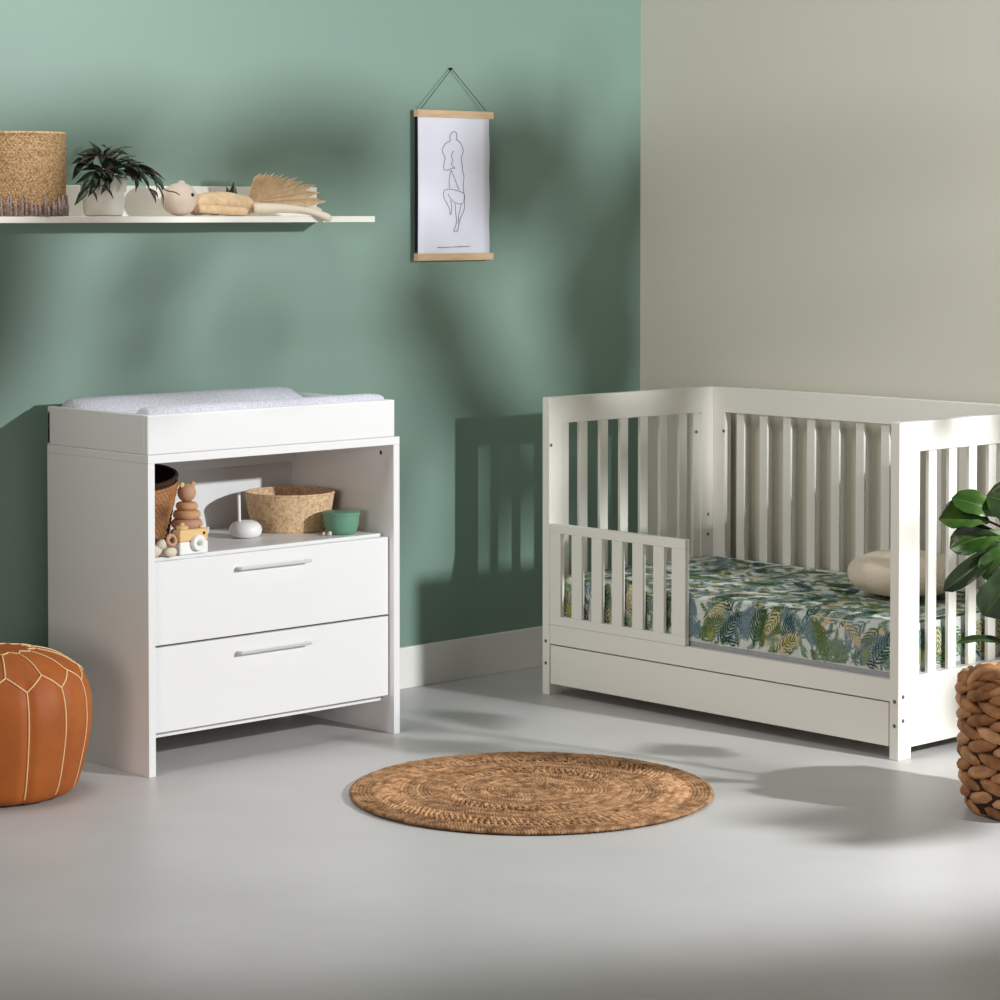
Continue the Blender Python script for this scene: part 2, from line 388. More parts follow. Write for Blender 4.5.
b.build('green_leaf', M_leafd, pl, smooth=True)

# ------------------------------------------------------------------ poster
po = thing('wall_poster', (-.857, 0, 1.309), 'white poster with a line drawing of a figure, hanging from oak rails on green wall', 'poster')
b = MB(); NX, NZ = 10, 24; vs = []; fs = []
for j in range(NZ + 1):
    for i in range(NX + 1):
        x = -1.013 + .297 * i / NX; z = 1.320 + .44 * j / NZ
        e = .0015 * math.sin(j * .8) * (1 if i == NX else .3 if i == NX - 1 else 0)
        vs.append((x + e, -.0305 - .0015 * math.sin(j / NZ * PI), z))
for j in range(NZ):
    for i in range(NX): fs.append((j * (NX + 1) + i, j * (NX + 1) + i + 1, (j + 1) * (NX + 1) + i + 1, (j + 1) * (NX + 1) + i))
b.add(vs, fs); paper = b.build('paper', M_paper, po, smooth=True, solid=.0006)
MB().box(-1.0125, -.720, -.0275, -.015, 1.336, 1.75).build('black_slab', M_matblack, po)  # thin black slab behind the paper, shows as a dark strip at the left
for z in (1.3085, 1.748):
    MB().box(-1.0140, -.699, -.034, -.012, z, z + .0225).build('hanger_rail', M_oak, po, bevel=.002)
b = MB().tube([(-.99, -.02, 1.774), (-.857, -.012, 1.90)], .0012, 6).tube([(-.857, -.012, 1.90), (-.72, -.02, 1.774)], .0012, 6)
b.ell((-.857, -.008, 1.90), (.004, .008, .004), 10, 6); b.build('hanging_cord', M_matblack, po)
lines = [[(555, 60), (560, 120), (572, 170), (565, 250), (570, 310), (575, 350), (570, 400)],
         [(385, 310), (400, 292), (440, 283), (520, 300), (570, 325), (578, 360), (570, 400), (545, 418), (490, 405), (450, 370), (425, 325)],
         [(385, 310), (388, 350), (410, 400), (440, 460), (445, 512), (455, 500), (460, 440), (450, 385)],
         [(440, 275), (437, 200), (455, 110)], [(455, 110), (490, 200), (525, 290)],
         [(385, 70), (388, 95), (405, 112), (440, 108), (452, 95), (488, 98), (475, 80), (455, 60)],
         [(490, 410), (497, 500), (503, 580), (485, 640), (480, 660), (512, 660), (525, 600), (535, 560), (572, 470), (578, 400)],
         [(545, 418), (535, 470), (525, 515), (518, 590)],
         [(555, 60), (548, 0), (565, -60), (540, -130), (500, -160)], [(385, 70), (400, 0), (375, -60), (400, -120), (450, -150)],
         [(450, -150), (445, -190), (470, -230), (505, -215), (500, -160)], [(455, 60), (470, 20), (455, -20), (480, -60)]]
b = MB()
def pz(u, v):
    u = 400 + u / 9.09; v = 160 + v / 9.09
    return (-1.014 + (u - 417.5) * .00417, -.0332, 1.336 - (v - 252 - (u - 417.5) * .028) * .00312)
for L in lines: b.tube(crom([pz(*p) for p in L], 5), .00085, 4)
x = 335
rnd = random.Random(2)
while x < 632:
    w = rnd.uniform(5, 11); p = pz(x, 803); q = pz(x + w, 803)
    b.box(p[0], q[0], -.0330, -.0318, p[2] - .0012, p[2] + .0012); x += w + rnd.choice((3, 3, 10))
b.build('line_drawing', M_ink, po)

# ------------------------------------------------------------------ things on the dresser shelf
DS = .5604
# oval seagrass basket
c = Vector((-1.676, -.232, DS))
bk = thing('seagrass_basket', c, 'shallow round pale seagrass basket on the dresser shelf beside the green bowl', 'basket')
b = MB(); woven_lathe(b, [(.100, .0005), (.104, .006), (.114, .05), (.1240, .105)], c, step=.0052, wid=.0085, amp=.0022, seed=9)
b.build('body', M_sea, bk, smooth=True, solid=.003)
MB().tube([c + Vector((.125 * math.cos(a), .125 * math.sin(a), .106)) for a in [2 * PI * i / 48 for i in range(48)]], .0035, 8, closed=True).build('rim', M_sea, bk, smooth=True)

# jade bowl
c = Vector((-1.636, -.411, DS))
bw = thing('jade_bowl', c, 'small jade green bowl with a flat lid on the dresser shelf', 'bowl')
MB().lathe([(.034, .0003), (.038, .002), (.045, .014), (.0495, .034), (.0505, .052), (.0505, .0545)], c, 48).build('bowl', M_bowl, bw, smooth=True, auto=40)
MB().lathe([(.0515, .0548), (.0528, .0562), (.0528, .061), (.051, .0625)], c, 48).build('lid', M_bowl, bw, smooth=True, auto=40)
for p, r in (((-1.690, -.425, DS + .0065), .0065), ((-1.699, -.410, DS + .005), .005)):
    o = MB().ell(p, (r,) * 3, 14, 8).build('wooden_bead', M_cream, smooth=True, org=(p[0], p[1], DS))
    tag(o, 'tiny pale wooden bead lying at the foot of the green bowl', 'bead', 'beads beside the green bowl')

# white pebble with upright stick
c = Vector((-1.883, -.295, DS))
dv = thing('toy_ring_post', c, 'white rounded pebble base with a thin upright white stick on shelf', 'toy')
MB().lathe([(.026, .0003), (.036, .003), (.043, .010), (.0455, .021), (.043, .032), (.035, .041), (.022, .0465), (.008, .048), (.0, .0482)], c, 40, cap1=False).build('base', M_white, dv, smooth=True)
q = c + Vector((-.022, 0, 0))
MB().tube([q + Vector((.001, 0, .040)), q + Vector((-.0005, 0, .119))], .0042, 12).build('stick', M_white, dv, smooth=True, auto=40)
MB().tube([q + Vector((-.0005, 0, .1192)), q + Vector((-.0005, 0, .126))], .0046, 12).tube([q + Vector((-.0005, 0, .122)), q + Vector((-.010, -.002, .1215))], .002, 8).build('cap', M_cap, dv, smooth=True, auto=40)

# stacking bear
c = Vector((-2.120, -.345, DS)); BS = 1.085
br = thing('stacking_bear', c, 'wooden stacking toy of tan and pink rings topped by a bear head', 'toy')
for k, (r, z, hh, m) in enumerate(((.0445, .0115, .011, M_wood2), (.0405, .034, .0115, M_wood1), (.0395, .0575, .0118, M_wood1), (.0345, .080, .0115, M_wood2), (.0275, .101, .0102, M_wood2))):
    pr = [(BS * (r - hh + hh * math.cos(a)), BS * (z + hh * math.sin(a))) for a in [-PI / 2 + PI * i / 12 for i in range(13)]]
    MB().lathe(pr, c, 36).build('ring', m, br, smooth=True)
hd = MB().ell(c + Vector((0, 0, .134 * BS)), (.0235 * BS, .0225 * BS, .0235 * BS), 28, 18).build('head', M_wood1, br, smooth=True)
for sx in (-1, 1): MB().ell(c + Vector((sx * .0165, -.004, .154)) * 1 + Vector((sx * .002, 0, .154 * (BS - 1))), (.0078, .0045, .0078), 14, 8).build('ear', M_wood3 if sx < 0 else M_wood2, hd, smooth=True)

# wooden camera
c = Vector((-2.200, -.476, DS))
cm = thing('toy_camera', c, 'wooden toy camera with honey top and white bottom in front of the bear', 'toy')
x0, x1, y0, y1 = -2.248, -2.156, -.488, -.455
MB().box(x0, x1, y0, y1, DS + .0003, DS + .034).build('lower_body', M_white, cm, bevel=.004)
MB().box(x0, x1, y0, y1, DS + .0342, DS + .066).build('upper_body', M_wood3, cm, bevel=.004)
RX = Matrix.Rotation(PI / 2, 3, 'X')
ln = MB().lathe([(.021, 0), (.021, .010), (.0195, .012), (.012, .012), (.010, .010)], (-2.192, y0, DS + .030), 32, M=RX).build('lens', M_white, cm, smooth=True, auto=40)
MB().lathe([(.007, .0102), (.007, .0125), (.005, .0135)], (-2.192, y0, DS + .030), 20, M=RX).build('lens_centre', M_greyl, ln, smooth=True, auto=40)
MB().lathe([(.0038, 0), (.0038, .0012)], (-2.170, y0, DS + .054), 16, M=RX).build('viewfinder', M_black, cm)
MB().lathe([(.015, .0), (.016, .003), (.016, .008), (.013, .0095), (.0065, .010), (.006, .016), (.003, .0175)], (-2.229, -.4715, DS + .0665), 24).build('shutter_button', M_wood3, cm, smooth=True, auto=40)
MB().lathe([(.006, .0), (.006, .006), (.003, .007)], (-2.168, -.4715, DS + .0665), 16).build('small_knob', M_wood3, cm, smooth=True, auto=40)
MB().tube([(x1, -.470, DS + .045), (x1 + .008, -.472, DS + .052), (x1 + .0105, -.472, DS + .066)], [.004, .0055, .0045], 8).build('strap_peg', M_cream, cm, smooth=True)

# teether
te = thing('teether', (-2.30, -.468, DS), 'beige cloth teether with a small wooden ring beside the toy camera', 'toy')
MB().tube([(-2.272 + .0125 * math.cos(a), -.484 + .004 * math.sin(a), DS + .043 + .0125 * math.sin(a)) for a in [2 * PI * i / 28 for i in range(28)]], .0045, 8, closed=True).build('ring', M_wood1, te, smooth=True)
b = MB(); b.ell((-2.312, -.462, DS + .018), (.030, .020, .0175), 20, 12, lump=.3, seed=1); b.ell((-2.274, -.486, DS + .013), (.018, .011, .0128), 18, 10, lump=.3, seed=4)
b.ell((-2.295, -.474, DS + .034), (.016, .010, .013), 18, 10, lump=.3, seed=7)
b.build('cloth', M_cream, te, smooth=True)

# dark-rimmed basket leaning at the left
c = Vector((-2.212, -.245, DS + .014))
bk = thing('dark_rim_basket', (-2.212, -.245, DS), 'tall brown woven basket with a dark rim tilted at the left of the dresser shelf', 'basket')
TM = Matrix.Rotation(math.radians(11), 3, Vector((.73, -.68, 0)))
b = MB(); woven_lathe(b, [(.074, .0), (.078, .006), (.094, .09), (.112, .168)], c, step=.009, wid=.014, amp=.005, M=TM, seed=21, jitter=.001)
b.build('body', M_hyac, bk, smooth=True, solid=.003)
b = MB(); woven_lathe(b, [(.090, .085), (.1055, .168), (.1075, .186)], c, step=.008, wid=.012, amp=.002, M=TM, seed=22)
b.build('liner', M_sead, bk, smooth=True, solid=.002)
MB().tube([TM @ Vector((.1105 * math.cos(a), .1105 * math.sin(a), .180)) + c for a in [2 * PI * i / 48 for i in range(48)]], .0062, 8, closed=True).build('rim', M_sead, bk, smooth=True)

# ------------------------------------------------------------------ crib
XF, XB, YF, YN, CZ, T = -.8033, -.070, -.39, -1.715, .900, .030
cr = thing('toddler_crib', (-.42, -1.05, 0), 'cream white convertible crib with half guard rail and bottom drawer', 'crib')
def end_panel(y_out, y_in):
    lo, hi = min(y_out, y_in), max(y_out, y_in)
    rec = .005
    b = MB()
    b.frame([XF, XF + .055, XB - .055, XB], [0, .03, .219, .82, CZ], [(1, 0), (1, 2)], lo, hi)
    # filler strips, flush outside and recessed inside
    a0, a1 = (y_out + .0002, y_in - rec) if y_in > y_out else (y_in + rec, y_out - .0002)
    b.box(XF + .054, XF + .088, a0, a1, .218, .821); b.box(XB - .088, XB - .054, a0, a1, .218, .821)
    ep = b.build('end_panel', M_crib, cr, bevel=.0015)
    ym = (lo + hi) / 2
    for i in range(6):
        x = XF + .137 + .0893 * i
        MB().box(x, x + .035, ym - .007, ym + .005, .219, .82).build('slat', M_crib, ep, bevel=.002)
    return ep
epF = end_panel(YF + T, YF); epN = end_panel(YN, YN + T)
# long back panel
b = MB(); yi0, yi1 = YN, YF + T
b.frame([yi0, yi0 + T + .05, yi1 - T - .05, yi1], [.03, .12, .21, .82, CZ], [(1, 0), (1, 2)], XB + .0004, XB + .030, axis='y')
bp = b.build('back_panel', M_crib, cr, bevel=.0015)
for i in range(12):
    y = -.498 - .0967 * i
    MB().box(XB + .009, XB + .021, y - .0165, y + .0165, .21, .82).build('slat', M_crib, bp, bevel=.002)
# extension of the end panels' top corners over the back panel
MB().box(XF + .002, XF + .022, YN + T, YF, .155, .2135).build('front_rail', M_crib, cr, bevel=.0015)
# half guard rail
b = MB(); G0, G1 = XF + .001, XF + .019
b.box(G0, G1, -.945, YF - .0005, .492, .520); b.box(G0, G1, -.945, YF - .0005, .2140, .2415)
b.box(G0, G1, -.436, YF - .0005, .2415, .492); b.box(G0, G1, -.945, -.891, .2415, .492)
gr = b.build('guard_rail', M_crib, cr, bevel=.0015)
for i in range(5):
    y = -.504 - .0838 * i
    MB().box(G0 + .0006, G1 - .005, y - .0215, y + .0215, .2415, .492).build('slat', M_crib, gr, bevel=.0015)
MB().box(XF + .024, XB - .001, YN + T + .002, YF - .002, .200, .2262).build('mattress_support', M_supp, cr, bevel=.002)
# drawer under
b = MB().box(XF + .001, XF + .019, YN + T + .004, YF - .004, .0345, .1515)
b.box(XF + .019, XB - .04, YN + T + .03, YF - .03, .040, .052); b.box(XF + .019, XB - .04, YN + T + .03, YN + T + .045, .052, .14)
b.box(XF + .019, XB - .04, YF - .045, YF - .03, .052, .14); b.box(XB - .055, XB - .04, YN + T + .045, YF - .045, .052, .14)
b.build('drawer', M_crib, cr, bevel=.0015)
def bolt(par, p, ax):
    M = Matrix.Rotation(-PI / 2, 3, 'Y') if ax == 'x' else Matrix.Rotation(PI / 2, 3, 'X')
    b = MB(); b.lathe([(.0052, 0), (.0052, .0012), (.004, .0018)], p, 16, M=M)
    o = b.build('bolt', M_bolt, par, smooth=True, auto=30)
    off = Vector((-.0019, 0, 0)) if ax == 'x' else Vector((0, -.0019, 0))
for z in (.162, .095): bolt(epF, (XF, YF + .015, z), 'x')
for z in (.157, .092): bolt(epN, (XF, YN + .013, z), 'x')
for z in (.169, .105): bolt(epN, (XF + .019, YN, z), 'y')
for x, z in ((-.797, .756), (-.756, .411), (-.149, .759), (-.093, .492), (-.093, .428)): bolt(epF, (x, YF, z), 'y')
bolt(bp, (XB + .0004, -.435, .76), 'x'); 

# mattress with fern print
MX0, MX1, MY0, MY1, MZ0, MZ1, MR = -.779, XB - .002, YN + T + .004, YF - .004, .2268, .3585, .026
M_sheet = mat('sheet_ground', rgb(206, 212, 206), .9, .1, bump=(350, .25, .002))
LC = [mat('leaf_teal', rgb(38, 78, 80), .9, .1), mat('leaf_bluegrey', rgb(112, 138, 146), .9, .1), mat('leaf_olive', rgb(96, 116, 66), .9, .1),
      mat('leaf_sand', rgb(208, 192, 152), .9, .1), mat('leaf_lime', rgb(144, 148, 82), .9, .1), mat('leaf_sage', rgb(122, 146, 118), .9, .1), mat('leaf_deepgreen', rgb(52, 84, 62), .9, .1)]
def near_end(s, t, off=0):
    return Vector((MX0 + MR * .3 + s, MY0 + .0005 - off, MZ0 + t))
MAPS = [None]
def sheet(s, t, off=0):
    """s along the length, t up the front face, round the top edge and across the top."""
    h = MZ1 - MZ0 - MR; q = MR * PI / 2
    y = MY0 + s
    if t < h: x, z, nx, nz = MX0, MZ0 + t, -1, 0
    elif t < h + q:
        a = (t - h) / MR; x = MX0 + MR - MR * math.cos(a); z = MZ1 - MR + MR * math.sin(a); nx, nz = -math.cos(a), math.sin(a)
    else:
        d = t - h - q; x = MX0 + MR + d; z = MZ1; nx, nz = 0, 1
    w = .0028 * noise.noise(Vector((s * 7, t * 9, 0))) + .0012 * noise.noise(Vector((s * 24, t * 22, 3)))
    if t < .03: w *= t / .03
    return Vector((x + nx * (off + w), y, z + nz * (off + w)))
TT = (MZ1 - MZ0 - MR) + MR * PI / 2 + (MX1 - MX0 - 2 * MR); SL = MY1 - MY0
b = MB(); ns, ntt = 130, 84
vs = [sheet(SL * i / ns, TT * j / ntt) for j in range(ntt + 1) for i in range(ns + 1)]
fs = [(j * (ns + 1) + i + 1, j * (ns + 1) + i, (j + 1) * (ns + 1) + i, (j + 1) * (ns + 1) + i + 1) for j in range(ntt) for i in range(ns)]
b.add(vs, fs)
b.box(MX0 + .004, MX1, MY0 + .0005, MY1 - .0005, MZ0, MZ1 - .008)
b.box(MX1 - MR, MX1, MY0 + .0005, MY1 - .0005, MZ1 - .01, MZ1 - .002)
rnd = random.Random(42)
cnt = [0]
def quad(pts, mi, off):
    if MAPS[0]:
        if any(p[0] < .002 or p[0] > .68 or p[1] < .002 or p[1] > .108 for p in pts): return
        b.add([near_end(p[0], p[1], off) for p in pts], [tuple(range(len(pts)))], mi); return
    if any(p[0] < .002 or p[0] > SL - .002 or p[1] < .002 or p[1] > TT - .004 for p in pts): return
    b.add([sheet(p[0], p[1], off) for p in pts], [tuple(range(len(pts)))], mi)
def frond(s, t, ang, L, W, mi, wide=.0040, step=.0125, blob=False):
    cnt[0] += 1; off = .0007 + cnt[0] * 1.6e-6
    bend = rnd.uniform(-.5, .5); P = []; n = max(5, int(L / step)); a = ang; x, y = s, t
    for i in range(n + 1):
        P.append((x, y, a)); x += math.cos(a) * L / n; y += math.sin(a) * L / n; a += bend / n
    for i in range(n):
        (x0, y0, a0), (x1, y1, a1) = P[i], P[i + 1]
        w = .0013
        quad([(x0 - math.sin(a0) * w, y0 + math.cos(a0) * w), (x0 + math.sin(a0) * w, y0 - math.cos(a0) * w), (x1 + math.sin(a1) * w, y1 - math.cos(a1) * w), (x1 - math.sin(a1) * w, y1 + math.cos(a1) * w)], mi, off)
        if i < 1: continue
        f = i / n; ll = W * (math.sin(PI * min(1, .18 + f * .82)) ** .6) * (.9 if not blob else 1)
        for sg in (-1, 1):
            da = a0 + sg * (1.05 - .45 * f); px, py = x0, y0
            seg = 3; prev = None
            for k in range(seg + 1):
                g = k / seg; ww = wide * (.55 + 1.0 * math.sin(PI * (.15 + g * .8))) * (1 if k < seg else .12)
                dd = da - sg * .35 * g
                cx, cy = px + math.cos(dd) * ll * g, py + math.sin(dd) * ll * g
                e = ((cx - math.sin(dd) * ww * .5, cy + math.cos(dd) * ww * .5), (cx + math.sin(dd) * ww * .5, cy - math.cos(dd) * ww * .5))
                if prev: quad([prev[0], prev[1], e[1], e[0]], mi, off)
                prev = e
def broad(s, t, ang, L, mi):
    cnt[0] += 1; off = .0007 + cnt[0] * 1.6e-6; n = 8; prev = None
    for i in range(n + 1):
        f = i / n; w = L * .28 * math.sin(PI * (f * .94 + .03)) ** .7
        x, y = s + math.cos(ang) * L * f, t + math.sin(ang) * L * f
        e = ((x - math.sin(ang) * w, y + math.cos(ang) * w), (x + math.sin(ang) * w, y - math.cos(ang) * w))
        if prev: quad([prev[0], prev[1], e[1], e[0]], mi, off)
        prev = e
# loose filler sprigs first, then large fronds
for i in range(1150):
    frond(rnd.uniform(0, SL), rnd.uniform(0, TT), rnd.uniform(0, 2 * PI), rnd.uniform(.035, .06), rnd.uniform(.012, .02), rnd.choice((2, 3, 6, 6, 2, 3, 4, 6)), wide=.0022, step=.0085)
for i in range(22):
    broad(rnd.uniform(0, SL), rnd.uniform(.2, TT), rnd.uniform(0, 2 * PI), rnd.uniform(.035, .05), 5)
for j in range(8):
    for i in range(14):
        s = SL * (i + .5 + rnd.uniform(-.35, .35)) / 14; t = TT * (j + .3 + rnd.uniform(-.35, .35)) / 8
        frond(s, t, PI / 2 + rnd.uniform(-1.1, 1.1) + (PI if rnd.random() < .45 else 0), rnd.uniform(.09, .13), rnd.uniform(.036, .052), rnd.choice((1, 1, 2, 2, 3, 4, 6, 6, 7, 7)), wide=rnd.uniform(.0028, .0038))
def fringe_row(length, w0):
    x = .0; k = 0
    seq = (3, 1, 2, 3, 6, 1, 4, 7, 2, 1, 3, 2, 7, 4, 6)
    while x < length - .02:
        frond(x + rnd.uniform(0, .02), rnd.uniform(-.01, .02), PI / 2 + rnd.uniform(-.95, .95), rnd.uniform(.11, .14), rnd.uniform(.046, .062), seq[k % len(seq)], wide=w0, step=.0125)
        frond(x + rnd.uniform(.02, .05), rnd.uniform(.10, .135), -PI / 2 + rnd.uniform(-1, 1), rnd.uniform(.07, .10), rnd.uniform(.036, .048), seq[(k * 5 + 3) % len(seq)], wide=w0)
        if k % 4 == 1: broad(x + .03, .012, PI / 2 + rnd.uniform(-.6, .6), .048, 5)
        x += .070; k += 1
fringe_row(SL, .0030)
MAPS[0] = True; fringe_row(.7, .0030); fringe_row(.7, .0028)
o = b.build('crib_mattress', [M_sheet] + LC, smooth=True, org=((MX0 + MX1) / 2, (MY0 + MY1) / 2, MZ0), auto=50)
tag(o, 'crib mattress with green and blue fern leaf print sheet', 'mattress')

# cushion
b = MB(); c = Vector((-.352, -1.382, MZ1 + .0655)); vs = []
n, m = 48, 24
for i in range(m + 1):
    ph = PI * i / m
    for k in range(n):
        a = 2 * PI * k / n; sr = math.sin(ph) ** .72; z = math.cos(ph)
        p = Vector((.163 * sr * math.cos(a), .163 * sr * math.sin(a), .065 * (abs(z) ** .92) * (1 if z > 0 else -1)))
        p.z += .004 * math.sin(9 * a) * math.sin(ph) ** 3
        if p.z < 0: p.z *= .93
        vs.append(c + p)
fs = [(i * n + k, (i + 1) * n + k, (i + 1) * n + (k + 1) % n, i * n + (k + 1) % n) for i in range(m) for k in range(n)]
b.add(vs, fs); o = b.build('round_cushion', M_cush, smooth=True, org=(c.x, c.y, MZ1))
tag(o, 'round oat coloured linen cushion lying on the fern print mattress', 'cushion')

# ------------------------------------------------------------------ jute rug
RC = Vector((-1.782, -1.326, 0)); RR = .4615
rg = MB()
rg.lathe([(.0, .003), (RR - .012, .003)], RC, 96, mi=2, cap0=False, cap1=False)
rnd = random.Random(4)
def braid_ring(r, w, h, mi, gap=1.0, zig=.35, strands=2, z0=.006, cell=.017):
    n = max(8, int(2 * PI * r / cell)); N = n * 4
    for s_ in range(strands):
        P = []; R = []
        ph0 = 2 * PI * s_ / strands + rnd.random() * 0
        for i in range(N):
            a = 2 * PI * i / N; ph = 2 * PI * n * i / N + ph0
            rr = r + w * zig * math.sin(ph) + rnd.uniform(-.0006, .0006)
            P.append(RC + Vector((rr * math.cos(a), rr * math.sin(a), z0 + h * (.5 + .5 * math.cos(2 * ph if strands == 3 else ph)) * .6 + rnd.uniform(-.0004, .0004))))
            R.append(w * .36 * gap * rnd.uniform(.85, 1.12))
        rg.tube(P, R, 5, mi=mi, closed=True, flat=.8)
r = .010
while r < RR - .004:
    f = r / RR
    if .43 < f < .50 or .72 < f < .82: # open work band: loose zigzag loops
        braid_ring(r + .008, .030, .011, rnd.choice((0, 1)), gap=rnd.uniform(.38, .5), zig=.46, cell=rnd.uniform(.028, .036)); r += .021
    else:
        braid_ring(r, .0125, .006, 0 if rnd.random() < .85 else 1, gap=rnd.uniform(.92, 1.12), cell=rnd.uniform(.013, .02)); r += .0098
for k in range(90):   # loose fibres and stitches crossing the coils
    a = rnd.uniform(0, 2 * PI); r0 = rnd.choice((rnd.uniform(.19, .24), rnd.uniform(.33, .385), rnd.uniform(.05, .44))); d = rnd.uniform(.008, .018)
    rg.tube([RC + Vector((r0 * math.cos(a), r0 * math.sin(a), .009)), RC + Vector(((r0 + d * .5) * math.cos(a + .02), (r0 + d * .5) * math.sin(a + .02), .0145)), RC + Vector(((r0 + d) * math.cos(a + .05), (r0 + d) * math.sin(a + .05), .009))], .0030, 5, mi=1)
o = rg.build('jute_rug', [M_jute, M_jutel, M_juted], smooth=True, org=RC)
tag(o, 'round braided brown jute rug lying on the grey floor', 'rug')

# ------------------------------------------------------------------ leather pouf
OC = Vector((-2.755, -.418, 0))
def pouf_r(z):  # half-profile, z 0..H
    return z
PH = .385; RM = .2255
prof = [(.10, .004), (.150, .004), (.176, .012), (.192, .032), (.204, .07), (.2145, .12), (.2225, .175), (RM, .22), (.2235, .262), (.215, .298), (.198, .330), (.174, .353), (.143, .370), (.108, .381), (.07, .387), (.03, .388), (.004, .386)]
prof = [(r, z * .945) for r, z in prof]; NS = 13
def prof_at(u):  # u in 0..1 along the smooth profile
    k = u * (len(prof) - 1); i = min(len(prof) - 2, int(k)); f = k - i
    a = prof[max(0, i - 1)]; p = prof[i]; q = prof[i + 1]; d = prof[min(len(prof) - 1, i + 2)]
    g = lambda j: .5 * (2 * p[j] + (q[j] - a[j]) * f + (2 * a[j] - 5 * p[j] + 4 * q[j] - d[j]) * f * f + (3 * p[j] - a[j] - 3 * q[j] + d[j]) * f ** 3)
    return g(0), g(1)
PHI = math.radians(-43.3)   # direction of the camera's right, as an angle
A0 = PHI + math.radians(-90 + 29)     # first seam right of the side facing the camera
def seam_dent(a):
    d = ((a - A0) / (2 * PI / NS)) % 1; d = min(d, 1 - d); return d
ot = thing('leather_pouf', OC, 'round tan leather pouf with cream stitched seams on the floor beside dresser', 'pouf')
b = MB(); nu, na = 60, 208; vs = []
for i in range(nu + 1):
    r, z = prof_at(i / nu)
    for k in range(na):
        a = 2 * PI * k / na; d = seam_dent(a)
        puff = .006 * (1 - math.exp(-(d / .13) ** 2)) if r > .1 else .003
        body = min(1, max(0, (r - .05) / .1)) * (1 if z < .326 else .3)
        wob = .003 * noise.noise(Vector((math.cos(a) * 3, math.sin(a) * 3, z * 9)))
        rr = r - .004 + puff * body + wob
        vs.append(OC + Vector((rr * math.cos(a), rr * math.sin(a), z)))
fs = [(i * na + k, i * na + (k + 1) % na, (i + 1) * na + (k + 1) % na, (i + 1) * na + k) for i in range(nu) for k in range(na)]
fs.append(tuple(range(na))[::-1]); fs.append(tuple(nu * na + k for k in range(na)))
b.add(vs, fs); b.build('body', M_leather, ot, smooth=True)
def on_pouf(a, u, off=.0012):
    r, z = prof_at(u); r2, z2 = prof_at(min(1, u + .01)); t = Vector((r2 - r, 0, z2 - z)).normalized(); nr = Vector((t.z, 0, -t.x))
    body = min(1, max(0, (r - .05) / .1)) * (1 if z < .326 else .3); d = seam_dent(a)
    puff = .006 * (1 - math.exp(-(d / .13) ** 2)) if r > .1 else .003
    wob = .003 * noise.noise(Vector((math.cos(a) * 3, math.sin(a) * 3, z * 9)))
    rr = r - .004 + puff * body + wob + nr.x * off
    return OC + Vector((rr * math.cos(a), rr * math.sin(a), z + nr.z * off))
b = MB(); da = 2 * PI / NS
def seam(a0, u0, a1, u1, n=14, w=.0019):
    b.tube([on_pouf(a0 + (a1 - a0) * i / n, u0 + (u1 - u0) * i / n) for i in range(n + 1)], w, 6)
UB, UL, UH, UT = .16, .575, .655, .84
for k in range(NS):
    a = A0 + da * k
    seam(a, UB, a, UL, 24)
    seam(a, UL, a + da * .5, UH); seam(a, UL, a - da * .5, UH)
    h = a + da * .5
    seam(h, UH, h, UT, 12)
    seam(h, UT, h + da * .5, .87, 6); seam(h + da * .5, .87, h + da, UT, 6)
b.build('stitching', M_stitch, ot, smooth=True)

# ------------------------------------------------------------------ water hyacinth basket with fiddle leaf fig
BC = Vector((-1.016, -2.306, 0))
bk = thing('hyacinth_basket', BC, 'chunky brown woven basket with loop handles standing near the crib end', 'basket')
b = MB(); rnd = random.Random(8)
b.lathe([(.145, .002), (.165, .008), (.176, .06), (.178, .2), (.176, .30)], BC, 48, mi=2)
rows = 10; z = .018
for rw in range(rows):
    zc = .019 + rw * .0312; rad = (.156, .168, .173, .176, .175, .176, .176, .178, .179, .181)[rw]
    n = 12
    for k in range(n):
        a = 2 * PI * (k + .5 * (rw % 2)) / n + rnd.uniform(-.03, .03); al = 2 * PI / n * .66
        P = []; R = []
        tilt = .014 * (1 if rw % 2 else -1)
        for i in range(9):
            g = i / 8 - .5; aa = a + g * 2 * al
            bulge = math.cos(g * PI) 
            rr = rad - .010 + .013 * bulge
            P.append(BC + Vector((rr * math.cos(aa), rr * math.sin(aa), zc + tilt * g * 2)))
            R.append((.0055 + .0105 * max(0, math.cos(g * PI)) ** .8) * rnd.uniform(.93, 1.07))
        mi = 0 if rnd.random() < .6 else 1
        b.tube(P, R, 8, mi=mi, flat=1.0)
bo = b.build('body', [M_hyac, M_hyac2, M_sead], bk, smooth=True)
b = MB()
for ang in (PHI + PI + .72, PHI + .72):
    for q in range(4):
        P = []
        for i in range(25):
            g = i / 24; aa = ang - .50 + 1.0 * g; tw = q * PI / 2 + g * 5.0
            P.append(BC + Vector(((.176 + .011 * math.cos(tw)) * math.cos(aa), (.176 + .011 * math.cos(tw)) * math.sin(aa), .318 + .040 * math.sin(PI * g) ** .7 + .011 * math.sin(tw))))
        b.tube(P, .0105, 8, mi=q % 2)
for q in range(3):   # twisted rim rope
    P = []
    for i in range(150):
        a = 2 * PI * i / 150; tw = q * 2 * PI / 3 + 9 * a
        P.append(BC + Vector(((.174 + .010 * math.cos(tw)) * math.cos(a), (.174 + .010 * math.cos(tw)) * math.sin(a), .318 + .010 * math.sin(tw))))
    b.tube(P, .0105, 8, mi=q % 2, closed=True)
b.build('rim_and_handles', [M_hyac, M_hyac2], bk, smooth=True)

